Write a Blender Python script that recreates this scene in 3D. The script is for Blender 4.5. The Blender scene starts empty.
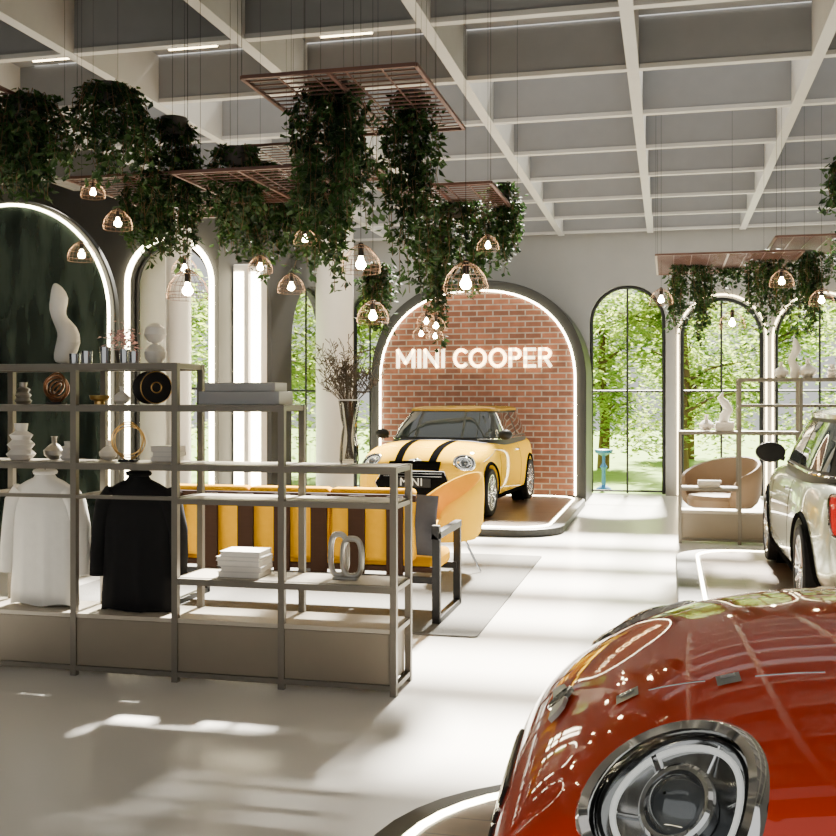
import bpy, bmesh, math, random
from math import sin, cos, pi, radians
from mathutils import Vector, Matrix
from mathutils.bvhtree import BVHTree
R = random.Random(7)
SC = bpy.context.scene
COL = SC.collection

# ------------------------------------------------------------------ materials
def M(name, col, rough=.5, metal=0., var=.12, scale=6., coat=0., emit=0., bump=0., stretch=None, trans=0., col2=None, spec=None):
    m = bpy.data.materials.new(name); m.use_nodes = True
    nt = m.node_tree; b = nt.nodes['Principled BSDF']
    tc = nt.nodes.new('ShaderNodeTexCoord'); nz = nt.nodes.new('ShaderNodeTexNoise')
    nz.inputs['Scale'].default_value = scale; nz.inputs['Detail'].default_value = 4
    vec = tc.outputs['Object']
    if stretch:
        mp = nt.nodes.new('ShaderNodeMapping'); mp.inputs['Scale'].default_value = stretch
        nt.links.new(vec, mp.inputs['Vector']); vec = mp.outputs['Vector']
    nt.links.new(vec, nz.inputs['Vector'])
    mx = nt.nodes.new('ShaderNodeMix'); mx.data_type = 'RGBA'
    c1 = [c*(1-var) for c in col]; c2 = col2 if col2 else [min(1, c*(1+var)) for c in col]
    mx.inputs['A'].default_value = (*c1, 1); mx.inputs['B'].default_value = (*c2, 1)
    if col2:
        cr = nt.nodes.new('ShaderNodeMapRange'); cr.inputs['From Min'].default_value = .38; cr.inputs['From Max'].default_value = .62
        nt.links.new(nz.outputs['Fac'], cr.inputs['Value']); nt.links.new(cr.outputs['Result'], mx.inputs['Factor'])
    else:
        nt.links.new(nz.outputs['Fac'], mx.inputs['Factor'])
    nt.links.new(mx.outputs['Result'], b.inputs['Base Color'])
    b.inputs['Roughness'].default_value = rough; b.inputs['Metallic'].default_value = metal
    b.inputs['Coat Weight'].default_value = coat; b.inputs['Coat Roughness'].default_value = .03
    if spec is None and rough >= .8: spec = .12
    if spec is not None: b.inputs['Specular IOR Level'].default_value = spec
    if emit:
        b.inputs['Emission Color'].default_value = (*col, 1); b.inputs['Emission Strength'].default_value = emit
    if bump:
        bp = nt.nodes.new('ShaderNodeBump'); bp.inputs['Strength'].default_value = bump; bp.inputs['Distance'].default_value = .02
        nt.links.new(nz.outputs['Fac'], bp.inputs['Height']); nt.links.new(bp.outputs['Normal'], b.inputs['Normal'])
    if trans:
        tr = nt.nodes.new('ShaderNodeBsdfTranslucent'); nt.links.new(mx.outputs['Result'], tr.inputs['Color'])
        ms = nt.nodes.new('ShaderNodeMixShader'); ms.inputs[0].default_value = trans
        out = nt.nodes['Material Output']
        nt.links.new(b.outputs[0], ms.inputs[1]); nt.links.new(tr.outputs[0], ms.inputs[2]); nt.links.new(ms.outputs[0], out.inputs['Surface'])
    return m

def glass_mat(name, tint=(1, 1, 1), gloss=.08, fres=True):
    m = bpy.data.materials.new(name); m.use_nodes = True; nt = m.node_tree
    nt.nodes.remove(nt.nodes['Principled BSDF']); out = nt.nodes['Material Output']
    t = nt.nodes.new('ShaderNodeBsdfTransparent'); t.inputs[0].default_value = (*tint, 1)
    g = nt.nodes.new('ShaderNodeBsdfGlossy'); g.inputs['Roughness'].default_value = .02
    lw = nt.nodes.new('ShaderNodeLayerWeight'); lw.inputs['Blend'].default_value = gloss
    ms = nt.nodes.new('ShaderNodeMixShader')
    nt.links.new(lw.outputs['Fresnel'], ms.inputs[0]); nt.links.new(t.outputs[0], ms.inputs[1]); nt.links.new(g.outputs[0], ms.inputs[2])
    nt.links.new(ms.outputs[0], out.inputs['Surface'])
    return m

def brick_mat(name, c1, c2, mortar, bw, rh, ms, axes='XZ', rough=.8, bump=.5):
    m = bpy.data.materials.new(name); m.use_nodes = True; nt = m.node_tree; b = nt.nodes['Principled BSDF']
    tc = nt.nodes.new('ShaderNodeTexCoord'); sp = nt.nodes.new('ShaderNodeSeparateXYZ'); cb = nt.nodes.new('ShaderNodeCombineXYZ')
    nt.links.new(tc.outputs['Object'], sp.inputs[0])
    nt.links.new(sp.outputs[axes[0]], cb.inputs['X']); nt.links.new(sp.outputs[axes[1]], cb.inputs['Y'])
    br = nt.nodes.new('ShaderNodeTexBrick'); nt.links.new(cb.outputs[0], br.inputs['Vector'])
    br.inputs['Color1'].default_value = (*c1, 1); br.inputs['Color2'].default_value = (*c2, 1); br.inputs['Mortar'].default_value = (*mortar, 1)
    br.inputs['Scale'].default_value = 1; br.inputs['Brick Width'].default_value = bw; br.inputs['Row Height'].default_value = rh
    br.inputs['Mortar Size'].default_value = ms; br.inputs['Bias'].default_value = -.1
    nz = nt.nodes.new('ShaderNodeTexNoise'); nz.inputs['Scale'].default_value = 9
    nt.links.new(cb.outputs[0], nz.inputs['Vector'])
    mx = nt.nodes.new('ShaderNodeMix'); mx.data_type = 'RGBA'; mx.blend_type = 'MULTIPLY'; mx.inputs['Factor'].default_value = .6
    nt.links.new(br.outputs['Color'], mx.inputs['A']); nt.links.new(nz.outputs['Fac'], mx.inputs['B'])
    nt.links.new(mx.outputs['Result'], b.inputs['Base Color'])
    b.inputs['Roughness'].default_value = rough
    if bump:
        bp = nt.nodes.new('ShaderNodeBump'); bp.inputs['Strength'].default_value = bump; bp.inputs['Distance'].default_value = .012; bp.invert = True
        nt.links.new(br.outputs['Fac'], bp.inputs['Height']); nt.links.new(bp.outputs['Normal'], b.inputs['Normal'])
    return m

m_floor = M('polished_floor', (.72, .705, .67), .25, var=.04, scale=.8)
m_wall = M('wall_plaster', (.20, .20, .195), .8, var=.08, scale=3)
m_wallL = M('wall_dark_plaster', (.05, .05, .048), .8, var=.1, scale=3)
m_ceil = M('ceiling_slab', (.17, .172, .175), .8, var=.08)
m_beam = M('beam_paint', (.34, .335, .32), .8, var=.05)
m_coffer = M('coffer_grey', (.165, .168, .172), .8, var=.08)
m_dark = M('charcoal_shell', (.018, .019, .018), .45, var=.2, scale=3, spec=.25)
m_led = M('warm_led', (1., .80, .45), emit=16, var=0)
m_ledb = M('bright_led', (1., .87, .58), emit=32, var=0)
m_bulb = M('bulb_glow', (1., .80, .45), emit=150, var=0)
m_signl = M('sign_glow', (1., .82, .52), emit=5.0, var=0)
m_brick = brick_mat('red_brick', (.36, .130, .068), (.18, .068, .040), (.42, .35, .28), .26, .092, .011)
m_deck = brick_mat('plank_deck', (.21, .125, .075), (.13, .075, .045), (.03, .02, .015), 1.2, .15, .004, 'XY', .3, .1)
m_green = M('green_marble', (.008, .013, .011), .06, var=.3, scale=2.6, stretch=(2.2, 1, .5), col2=(.040, .056, .046), coat=1.)
m_steel = M('taupe_metal', (.14, .125, .10), .45, .4, var=.1)
m_board = M('taupe_board', (.38, .34, .275), .4, var=.08)
m_panel = M('beige_panel', (.185, .155, .112), .6, var=.08)
m_black = M('black_steel', (.012, .012, .013), .45, .1, spec=.25)
m_mustard = M('mustard_fabric', (.68, .345, .003), .9, var=.08, scale=30, bump=.1, spec=.03)
m_chairy = M('golden_yellow_shell', (.80, .47, .004), .7, var=.05, scale=12, spec=.05)
m_slat = M('brown_slat', (.030, .014, .008), .7, var=.2, stretch=(1, 1, 8), spec=.1)
m_copper = M('copper_slat', (.095, .045, .034), .5, .3, var=.15)
m_cage = M('copper_wire', (.15, .09, .06), .4, .8)
m_leaf = M('vine_leaf', (.008, .023, .007), .6, var=.2, scale=7, col2=(.032, .072, .016), trans=.26, spec=.2)
m_tree = M('tree_leaf', (.13, .25, .03), .6, var=.2, scale=2.5, col2=(.44, .54, .11), trans=.6, spec=.2)
m_stem = M('bark', (.10, .065, .035), .9)
m_pot = M('dark_pot', (.04, .033, .027), .7)
m_white = M('white_ceramic', (.74, .71, .65), .4, var=.04)
m_cloth_w = M('white_cotton', (.70, .69, .65), .9, var=.05, scale=20, bump=.1)
m_cloth_k = M('black_cotton', (.010, .010, .011), .9, scale=20, bump=.1)
m_gold = M('brushed_gold', (.75, .48, .16), .28, 1.)
m_silver = M('aged_silver', (.35, .34, .31), .3, .9)
m_rug = M('grey_rug', (.17, .167, .158), .95, var=.15, scale=60, bump=.3)
m_tan = M('tan_leather', (.20, .135, .08), .6, var=.08)
m_grey = M('grey_fabric', (.07, .07, .08), .9, scale=30)
m_paper = M('book_paper', (.75, .72, .66), .8)
m_bookc = M('book_cover', (.62, .60, .56), .6)
m_greybox = M('grey_lacquer', (.33, .33, .32), .5)
m_dry = M('dried_twig', (.10, .078, .055), .9)
m_vaseg = glass_mat('clear_vase_glass', (.93, .94, .92), .22)
m_glass = glass_mat('window_glass', (.97, .98, .97), .05)
m_clear = glass_mat('clear_lens', (.96, .97, .97), .12)
m_tyre = M('tyre_rubber', (.012, .012, .013), .8)
m_rim = M('alloy_rim', (.55, .56, .57), .25, .9, var=.03)
m_chrome = M('chrome', (.85, .85, .85), .06, 1., var=.02)
m_dchrome = M('dark_chrome', (.50, .51, .52), .15, 1., var=.05)
m_proj = M('projector_glass', (.10, .11, .12), .04, .4, var=.1, coat=1.)
m_reflection = M('silver_grey_reflection', (.22, .22, .21), .4, .3, var=.05)  # grey of the reflection patches laid on the red hood
m_trim = M('black_trim', (.010, .010, .010), .5, spec=.2)
m_stripe = M('matte_black_stripe', (.004, .004, .004), .85, spec=.0)
m_carglass = M('tinted_car_glass', (.012, .018, .016), .03, var=.1, coat=1.)
m_red = M('red_taillight', (.45, .006, .005), .15, emit=.3, coat=1)
m_drl = M('daylight_white', (.9, .9, .85), .3, emit=.5, var=0)
m_grass = M('grass', (.22, .34, .08), .95, var=.3, scale=3)
m_teal = M('blue_plastic', (.02, .12, .32), .5)
m_pink = M('pink_petal', (.75, .45, .42), .7)
m_plate = M('plate_white', (.55, .55, .50), .5)
p_yellow = M('yellow_paint', (.80, .46, .002), .6, .0, var=.03, coat=.35, spec=.0)
p_bronze = M('dark_bronze_roof', (.28, .17, .02), .5, .0, var=.03, coat=.4, spec=.0)
p_red = M('red_paint', (.58, .032, .005), .6, .0, var=.04, coat=.85, spec=.05)
p_silver = M('silver_paint', (.34, .37, .30), .28, .6, var=.03, coat=1.)

# ------------------------------------------------------------------ mesh helpers
class MB:
    def __init__(s): s.v = []; s.f = []
    def add(s, vs, fs):
        o = len(s.v); s.v += [tuple(v) for v in vs]; s.f += [tuple(i+o for i in f) for f in fs]; return s
    def box(s, x0, x1, y0, y1, z0, z1):
        return s.add([(x0,y0,z0),(x1,y0,z0),(x1,y1,z0),(x0,y1,z0),(x0,y0,z1),(x1,y0,z1),(x1,y1,z1),(x0,y1,z1)],
                     [(0,3,2,1),(4,5,6,7),(0,1,5,4),(1,2,6,5),(2,3,7,6),(3,0,4,7)])
    def tube(s, pts, r, n=8, closed=False, sx=1.):
        pts = [Vector(p) for p in pts]; N = len(pts); rs = r if isinstance(r, (list, tuple)) else [r]*N
        vs = []; up = None
        for i, p in enumerate(pts):
            a = pts[i-1] if (i > 0 or closed) else p; b = pts[(i+1) % N] if (i < N-1 or closed) else p
            t = (b-a)
            t = t.normalized() if t.length > 1e-9 else Vector((0, 0, 1))
            if up is None:
                up = Vector((0, 0, 1)) if abs(t.z) < .9 else Vector((1, 0, 0))
            e1 = up - t*up.dot(t)
            if e1.length < 1e-4: e1 = Vector((1, 0, 0)) - t*t.x
            e1.normalize(); up = e1; e2 = t.cross(e1)
            for k in range(n):
                q = 2*pi*k/n; vs.append(p + (e1*cos(q)*sx + e2*sin(q))*rs[i])
        fs = []
        for i in range(N if closed else N-1):
            j = (i+1) % N
            for k in range(n): l = (k+1) % n; fs.append((i*n+k, i*n+l, j*n+l, j*n+k))
        if not closed: fs += [tuple(range(n))[::-1], tuple((N-1)*n+k for k in range(n))]
        return s.add(vs, fs)
    def lathe(s, prof, n=24, c=(0, 0, 0), axis='Z', closed=False):
        vs = []
        for (r, h) in prof:
            for k in range(n):
                a = 2*pi*k/n
                if axis == 'Z': vs.append((c[0]+r*cos(a), c[1]+r*sin(a), c[2]+h))
                elif axis == 'Y': vs.append((c[0]+r*cos(a), c[1]+h, c[2]+r*sin(a)))
                else: vs.append((c[0]+h, c[1]+r*cos(a), c[2]+r*sin(a)))
        fs = []; N = len(prof)
        for i in range(N if closed else N-1):
            j = (i+1) % N
            for k in range(n): l = (k+1) % n; fs.append((i*n+k, i*n+l, j*n+l, j*n+k))
        if not closed:
            if prof[0][0] > 1e-5: fs.append(tuple(range(n)))
            if prof[-1][0] > 1e-5: fs.append(tuple((N-1)*n+k for k in range(n)))
        return s.add(vs, fs)
    def loft(s, rings, cap=True):
        n = len(rings[0]); vs = [p for r in rings for p in r]; fs = []
        for i in range(len(rings)-1):
            for k in range(n): l = (k+1) % n; fs.append((i*n+k, i*n+l, (i+1)*n+l, (i+1)*n+k))
        if cap: fs += [tuple(range(n)), tuple((len(rings)-1)*n+k for k in range(n))]
        return s.add(vs, fs)
    def prism(s, pts, lo, hi, axis='Z'):
        f = (lambda p, h: (p[0], p[1], h)) if axis == 'Z' else ((lambda p, h: (p[0], h, p[1])) if axis == 'Y' else (lambda p, h: (h, p[0], p[1])))
        n = len(pts); vs = [f(p, lo) for p in pts]+[f(p, hi) for p in pts]
        return s.add(vs, [tuple(range(n)), tuple(range(n, 2*n))]+[(i, (i+1) % n, n+(i+1) % n, n+i) for i in range(n)])
    def mesh(s, name, recalc=True):
        me = bpy.data.meshes.new(name); me.from_pydata(s.v, [], s.f)
        if recalc:
            bm = bmesh.new(); bm.from_mesh(me); bmesh.ops.remove_doubles(bm, verts=bm.verts, dist=1e-6)
            bmesh.ops.recalc_face_normals(bm, faces=bm.faces); bm.to_mesh(me); bm.free()
        me.update(); return me

def finish(o, smooth, ang=40):
    if smooth:
        o.data.polygons.foreach_set('use_smooth', [True]*len(o.data.polygons))
        try: o.data.set_sharp_from_angle(angle=radians(ang))
        except Exception: pass

def ob(name, mb, mat, parent=None, loc=(0, 0, 0), rot=(0, 0, 0), smooth=False, bevel=0, label=None, recalc=True, subd=0):
    me = mb.mesh(name, recalc) if isinstance(mb, MB) else mb
    o = bpy.data.objects.new(name, me); COL.objects.link(o)
    if mat and not me.materials: me.materials.append(mat)
    if parent: o.parent = parent
    o.location = loc; o.rotation_euler = rot
    finish(o, smooth)
    if bevel:
        b = o.modifiers.new('bevel', 'BEVEL'); b.width = bevel; b.segments = 2; b.limit_method = 'ANGLE'
    if subd:
        b = o.modifiers.new('subd', 'SUBSURF'); b.levels = subd; b.render_levels = subd
    if label: o['label'] = label
    return o
def tag(o, label, cat, group=None, kind=None):
    o['label'] = label; o['category'] = cat
    if group: o['group'] = group
    if kind: o['kind'] = kind
    return o
def top(name, label, cat, loc=(0, 0, 0), rz=0, group=None):
    e = bpy.data.objects.new(name, None); COL.objects.link(e); e.location = loc; e.rotation_euler = (0, 0, rz); e.empty_display_size = .1
    return tag(e, label, cat, group)
def sub(name, parent, loc=(0, 0, 0), rot=(0, 0, 0)):
    e = bpy.data.objects.new(name, None); COL.objects.link(e); e.parent = parent; e.location = loc; e.rotation_euler = rot; e.empty_display_size = .05
    return e
def struct(o): o['kind'] = 'structure'; return o
def clone(o, loc, rz=0, label=None, scale=1):
    c = o.copy(); COL.objects.link(c); c.location = loc; c.rotation_euler = (0, 0, rz); c.scale = (scale,)*3
    if label: c['label'] = label
    def rec(a, b):
        for ch in list(a.children):
            k = ch.copy(); COL.objects.link(k); k.parent = b
            rec(ch, k)
    rec(o, c); return c
def arch_pts(x0, x1, zt, n=40, zb=0., p=2., rz=None):
    r = (x1-x0)/2; cx = (x0+x1)/2; rz = rz or r; zs = zt-rz
    f = lambda v: math.copysign(abs(v)**(2/p), v)
    return [(x0, zb)]+[(cx-r*f(cos(pi*i/n)), zs+rz*abs(f(sin(pi*i/n)))) for i in range(n+1)]+[(x1, zb)]
def rrect(x0, x1, y0, y1, r, n=10):
    P = []
    for cx, cy, a0 in ((x1-r, y0+r, -pi/2), (x1-r, y1-r, 0), (x0+r, y1-r, pi/2), (x0+r, y0+r, pi)):
        for i in range(n+1): a = a0+pi/2*i/n; P.append((cx+r*cos(a), cy+r*sin(a)))
    return P

# ------------------------------------------------------------------ room shell
H = 4.85; BB = 4.40; WX = -5.65; JY = 12.6
struct(ob('floor', MB().box(-8.5, 5, -2, 18.25, -.12, 0), m_floor))

def arch_wall(name, mapf, a0, a1, h, d, ops, mat):
    mb = MB(); cur = a0; n = 20
    def blk(p, q, z0, z1):
        mb.add([mapf(x, y, z) for x, y, z in ((p,0,z0),(q,0,z0),(q,d,z0),(p,d,z0),(p,0,z1),(q,0,z1),(q,d,z1),(p,d,z1))],
               [(0,3,2,1),(4,5,6,7),(0,1,5,4),(1,2,6,5),(2,3,7,6),(3,0,4,7)])
    for (p, q, zt) in ops:
        blk(cur, p, 0, h); pts = arch_pts(p, q, zt, n)[1:-1]
        vs = []
        for (x, z) in pts: vs += [mapf(x, 0, z), mapf(x, d, z), mapf(x, 0, h), mapf(x, d, h)]
        fs = []
        for i in range(len(pts)-1):
            a = 4*i; b = a+4
            fs += [(a, b, b+2, a+2), (a+1, a+3, b+3, b+1), (a, a+1, b+1, b), (a+2, b+2, b+3, a+3)]
        mb.add(vs, fs); cur = q
    blk(cur, a1, 0, h)
    return struct(ob(name, mb, mat, recalc=False))
back_ops = [(-5.50, -4.90, 3.5), (-1.30, -.04, 3.54), (.20, 1.52, 3.3), (1.70, 3.10, 3.3), (3.35, 4.6, 3.3)]
left_ops = [(13.25, 14.45, 3.45), (15.3, 17.3, 3.45)]
jog_ops = [(-6.90, -5.78, 3.68)]
arch_wall('wall_back', lambda a, d, z: (a, 18+d, z), WX-.25, 5, H, .25, back_ops, m_wall)
arch_wall('wall_left', lambda a, d, z: (WX-d, a, z), JY+.25, 18, H, .25, left_ops, m_wallL)
arch_wall('wall_jog', lambda a, d, z: (a, JY+d, z), -8.5, WX, H, .25, jog_ops, m_wallL)
struct(ob('wall_side', MB().box(-8.75, -8.5, -2, JY+.25, 0, H), m_wallL))
struct(ob('wall_right', MB().box(5, 5.25, -2, 18.25, 0, H), m_wall))
wn = 0
def window(mapf, a0, a1, zt, led=False, rot=None):
    global wn; wn += 1
    E = sub('window_%d' % wn, None); struct(E)
    fr = MB(); out = arch_pts(a0+.03, a1-.03, zt-.03, 24, 0.02)
    fr.tube([mapf(x, .12, z) for x, z in out], .03, 6)
    c = (a0+a1)/2
    fr.tube([mapf(c, .12, .02), mapf(c, .12, zt-.04)], .018, 6)
    for z in (.06, 1.75):
        fr.tube([mapf(a0+.02, .12, z), mapf(a1-.02, .12, z)], .018, 6)
    ob('window_frame', fr, m_black, E)
    n = len(out); g = MB().add([mapf(x, .12, z) for x, z in out], [tuple(range(n))])
    ob('window_pane', g, m_glass, E, recalc=False)
    if led:
        l = MB().tube([mapf(x, -.02, z) for x, z in arch_pts(a0-.04, a1+.04, zt+.04, 30, .02)], .036 if led == 2 else .014, 8)
        ob('light_strip', l, m_ledb if led == 2 else m_led, E, smooth=True)
for i, (a, b, z) in enumerate(back_ops): window(lambda a, d, z: (a, 18+d, z), a, b, z, led=(i in (2, 3)))
for i, (a, b, z) in enumerate(left_ops): window(lambda a, d, z: (WX-d, a, z), a, b, z, led=False)
for i, (a, b, z) in enumerate(jog_ops): window(lambda a, d, z: (a, JY+d, z), a, b, z, led=2)
# ceiling: slab; unseen gap over the rear hall added to let sun in
SUN_GAP = 9.06
sl = MB()
sl.box(-8.75, 5.25, -2, SUN_GAP, H, H+.15)
sl.box(-8.75, -6.0, SUN_GAP, 18.25, H, H+.15)
sl.box(2.67, 5.25, SUN_GAP, 18.25, H, H+.15)
struct(ob('ceiling', sl, m_ceil))
tn = 0
for k in range(-5, 4):
    x = -.29+1.48*k; tn += 1
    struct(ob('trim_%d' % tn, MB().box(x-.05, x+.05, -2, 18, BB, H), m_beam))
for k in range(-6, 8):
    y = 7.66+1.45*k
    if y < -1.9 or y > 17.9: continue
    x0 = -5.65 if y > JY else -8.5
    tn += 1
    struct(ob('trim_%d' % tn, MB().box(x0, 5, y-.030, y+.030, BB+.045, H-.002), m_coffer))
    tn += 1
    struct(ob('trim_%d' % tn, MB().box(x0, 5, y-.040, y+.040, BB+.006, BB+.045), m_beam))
# white columns
def column(x, y, r, label, h=H):
    e = top('column', label, 'column', (x, y, 0))
    ob('shaft', MB().lathe([(r, .12), (r, h-.1)], 32), m_white, e, smooth=True)
    ob('plinth', MB().lathe([(r*1.15, 0), (r*1.15, .10), (r, .13)], 32), m_white, e, smooth=True)
column(-5.18, 16.0, .30, 'round white column beside the arched windows', BB)
column(-6.02, 12.2, .16, 'slim white column beside the glowing arched window', BB)
column(-6.98, 13.5, .34, 'round white column added outside to whiten the glowing arch view', 4.3)  # added outside so the view through the arch looks blown out
# tall glowing wall light
e = top('wall_light', 'tall glowing vertical light column standing between the windows', 'lamp', (-5.42, 13.1, 0))
ob('housing', MB().box(-.20, .20, -.10, .10, 0, 3.40), m_white, e, bevel=.01)
for xx in (-.12, .12):
    ob('light_strip', MB().box(xx-.065, xx+.065, -.115, -.10, .2, 3.3), m_ledb, e)
ob('centre_fin', MB().box(-.03, .03, -.13, -.10, .2, 3.3), m_white, e)
# linear ceiling lights
for i, x in enumerate((-5.0, -3.75, -2.45)):
    e = top('linear_ceiling_light', 'slim glowing linear light hung below the ceiling grid', 'ceiling light', (x, 7.86, BB+.06), group='linear ceiling lights')
    ob('housing', MB().box(-.22, .22, -.012, .012, 0, .02), m_white, e)
    ob('diffuser', MB().box(-.21, .21, -.010, .010, -.008, 0), m_led, e)
    ob('wire', MB().tube([(0, 0, .02), (0, 0, H-BB-.06)], .0015, 5), m_black, e)

# ------------------------------------------------------------------ outdoors
tag(ob('ground', MB().box(-45, 40, -3, 60, -.3, -.13), m_grass), 'sunlit grass lawn around the building', 'lawn', kind='stuff')
def leafmb(pts, size, rr, droop=.3):
    vs = []; fs = []
    for p in pts:
        a = rr.uniform(0, 2*pi); s = size*rr.uniform(.6, 1.3)
        d = Vector((cos(a), sin(a), rr.uniform(-1.2, .2)*droop*2)).normalized()
        e = d.cross(Vector((rr.uniform(-.5, .5), rr.uniform(-.5, .5), 1))).normalized()
        nn = d.cross(e)*s*.12
        o = len(vs); p = Vector(p)
        vs += [p, p+d*s*.45+e*s*.32+nn, p+d*s, p+d*s*.45-e*s*.32+nn, p+d*s*.5-nn*.3]
        fs += [(o, o+1, o+4), (o+1, o+2, o+4), (o+2, o+3, o+4), (o+3, o, o+4)]
    return vs, fs
def tree_meshes(seed):
    rr = random.Random(seed); t = MB(); tips = []
    t.tube([(0, 0, 0), (.05, 0, 1.2), (-.03, .05, 2.4), (0, 0, 4.2)], [.17, .13, .11, .04], 8)
    for i in range(14):
        a = rr.uniform(0, 2*pi); z = rr.uniform(1.2, 4); L = rr.uniform(.9, 1.7)
        q = [(0, 0, z), (cos(a)*L*.5, sin(a)*L*.5, z+.35), (cos(a)*L, sin(a)*L, z+.5)]
        t.tube(q, [.05, .03, .012], 6); tips += [Vector(q[1]), Vector(q[2])]
    tips += [Vector((0, 0, 4.6)), Vector((.4, .3, 4.2)), Vector((-.4, .1, 4.0)), Vector((.3, -.9, 1.1)), Vector((-.9, .2, 1.1)), Vector((.9, .3, 1.1))]
    pts = []
    for i in range(5200):
        c = rr.choice(tips); v = Vector((rr.gauss(0, 1), rr.gauss(0, 1), rr.gauss(0, .8))).normalized()*rr.uniform(.3, .8)
        p = c+v
        if p.z > .3: pts.append(p)
    vs, fs = leafmb(pts, .17, rr); l = MB().add(vs, fs)
    return t.mesh('trunk'), l.mesh('crown', False)
TM = [tree_meshes(s) for s in (1, 2)]
for m_, _ in TM: m_.materials.append(m_stem)
for _, m_ in TM: m_.materials.append(m_tree)
tp = [(-3.6, 23.4), (.3, 22.8), (4.2, 23.2), (-7.6, 23), (-1.6, 27), (2.4, 27.6), (-5.4, 27.6), (6.6, 27.4),
      (-10.4, 14.0), (-10.2, 18.3), (-11.8, 22.8), (-14.2, 16), (-14.4, 20.4), (-15.5, 25), (.6, 31.8)]
for i, (x, y) in enumerate(tp):
    e = top('tree', 'leafy bright green tree on the lawn outside', 'tree', (x, y, -.129), R.uniform(0, 6), group='trees outside the windows')
    s = R.uniform(.9, 1.05); e.scale = (s, s, s)
    ob('trunk', TM[i % 2][0], None, e, smooth=True); ob('crown', TM[i % 2][1], None, e)['kind'] = 'stuff'
# garden ornament outside
e = top('garden_bird_bath', 'blue pedestal bird bath on the lawn outside the arched window', 'bird bath', (-1.20, 20.4, -.13))
ob('pedestal', MB().lathe([(.16, 0), (.14, .04), (.04, .10), (.035, .38), (.07, .45), (.03, .52), (.03, .68)], 20), m_teal, e, smooth=True)
ob('basin', MB().lathe([(.03, .66), (.16, .72), (.18, .78), (.14, .76), (.0, .74)], 24), m_teal, e, smooth=True)

# ------------------------------------------------------------------ displays
def podium(label, x0, x1, y0, y1, r, h, led_in=.17):
    e = top('display_podium', label, 'podium')
    ob('base', MB().prism(rrect(x0, x1, y0, y1, r), .0, h-.01), m_dark, e, bevel=.01)
    i = led_in
    ob('deck', MB().prism(rrect(x0+i+.03, x1-i-.03, y0+i+.03, y1-i-.03, max(.05, r-i)), h-.012, h), m_deck, e)
    P = rrect(x0+i, x1-i, y0+i, y1-i, max(.08, r-i))
    ob('light_strip', MB().tube([(x, y, h-.006) for x, y in P], .015, 6, closed=True), m_ledb, e)
    return e
podium('rounded charcoal podium with wood deck under the yellow car', -4.80, -1.22, 12.15, 16.62, .6, .10)
podium('rounded charcoal podium with wood deck under the silver car', .07, 3.7, 5.6, 10.95, .6, .12, .2)
podium('rounded charcoal podium with glowing edge under the red car', -.98, 3.6, .75, 4.15, .85, .14, .12)
def arch_display(label, x0, x1, y, zt, dep, facem, fname, p, rz, edge=.17, lr_=.016):
    e = top('display_arch', label, 'display wall')
    ob('shell', MB().prism(arch_pts(x0-edge, x1+edge, zt+edge, p=p, rz=rz+edge), y, y+dep, 'Y'), m_dark, e, smooth=True, bevel=.01)
    ob(fname, MB().prism(arch_pts(x0, x1, zt, zb=.1, p=p, rz=rz), y-.02, y+.05, 'Y'), facem, e)
    ob('light_strip', MB().tube([(a, y-.03, z) for a, z in arch_pts(x0, x1, zt, 60, .1, p, rz)], lr_, 8), m_ledb, e, smooth=True)
arch_display('brick faced arch with glowing outline behind the yellow car', -4.60, -1.42, 16.66, 3.36, 1.32, m_brick, 'brick_panel', 2.3, 1.5)
arch_display('dark green marble arch with glowing outline near the wall', -7.30, -5.14, 9.0, 3.49, .08, m_green, 'marble_panel', 2., 1.08, .05, .014)
def text_mesh(body, width, ext, off=.0):
    cu = bpy.data.curves.new('letters', 'FONT'); cu.body = body; cu.extrude = ext; cu.offset = off; cu.align_x = 'CENTER'; cu.size = 1; cu.space_character = 1.08
    o = bpy.data.objects.new('letters', cu); COL.objects.link(o); bpy.context.view_layer.update()
    me = bpy.data.meshes.new_from_object(o.evaluated_get(bpy.context.evaluated_depsgraph_get())); bpy.data.objects.remove(o)
    xs = [v.co.x for v in me.vertices]; w = max(xs)-min(xs); s = width/w; c = (max(xs)+min(xs))/2
    for v in me.vertices: v.co = Vector(((v.co.x-c)*s, v.co.y*s, v.co.z))
    return me
# wall sign, stroked block letters
def arc(cx, cy, rx, ry, a0, a1, n=14): return [(cx+rx*cos(radians(a0+(a1-a0)*i/n)), cy+ry*sin(radians(a0+(a1-a0)*i/n))) for i in range(n+1)]
LET = {'M': (.30, [[(0, 0), (0, 1), (.5, .25), (1, 1), (1, 0)]]), 'I': (.0, [[(0, 0), (0, 1)]]), 'N': (.23, [[(0, 0), (0, 1), (1, 0), (1, 1)]]),
       'C': (.22, [arc(.58, .5, .58, .5, 44, 316, 22)]), 'O': (.28, [arc(.5, .5, .5, .5, 0, 360, 28)]),
       'P': (.18, [[(0, 0), (0, 1), (.55, 1)]+arc(.55, .74, .45, .26, 90, -90, 10)+[(0, .48)]]),
       'E': (.17, [[(1, 0), (0, 0), (0, 1), (1, 1)], [(0, .5), (.9, .5)]]), 'R': (.19, [[(0, 0), (0, 1), (.55, 1)]+arc(.55, .75, .45, .25, 90, -90, 10)+[(0, .5)], [(.5, .5), (1, 0)]])}
sg = top('sign', 'glowing cream capital letters mounted on the brick arch', 'sign', (-4.29, 16.60, 2.14))
hh_, sw = .265, .048; x = 0; AD = {'M': .115, 'I': .115, 'N': .115, 'C': .08, 'O': .095, 'P': .10, 'E': .10, 'R': .11}
total = sum((LET[c][0]+AD[c] if c != ' ' else .11) for c in 'MINI COOPER')-AD['R']; kx = 2.48/total
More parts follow.
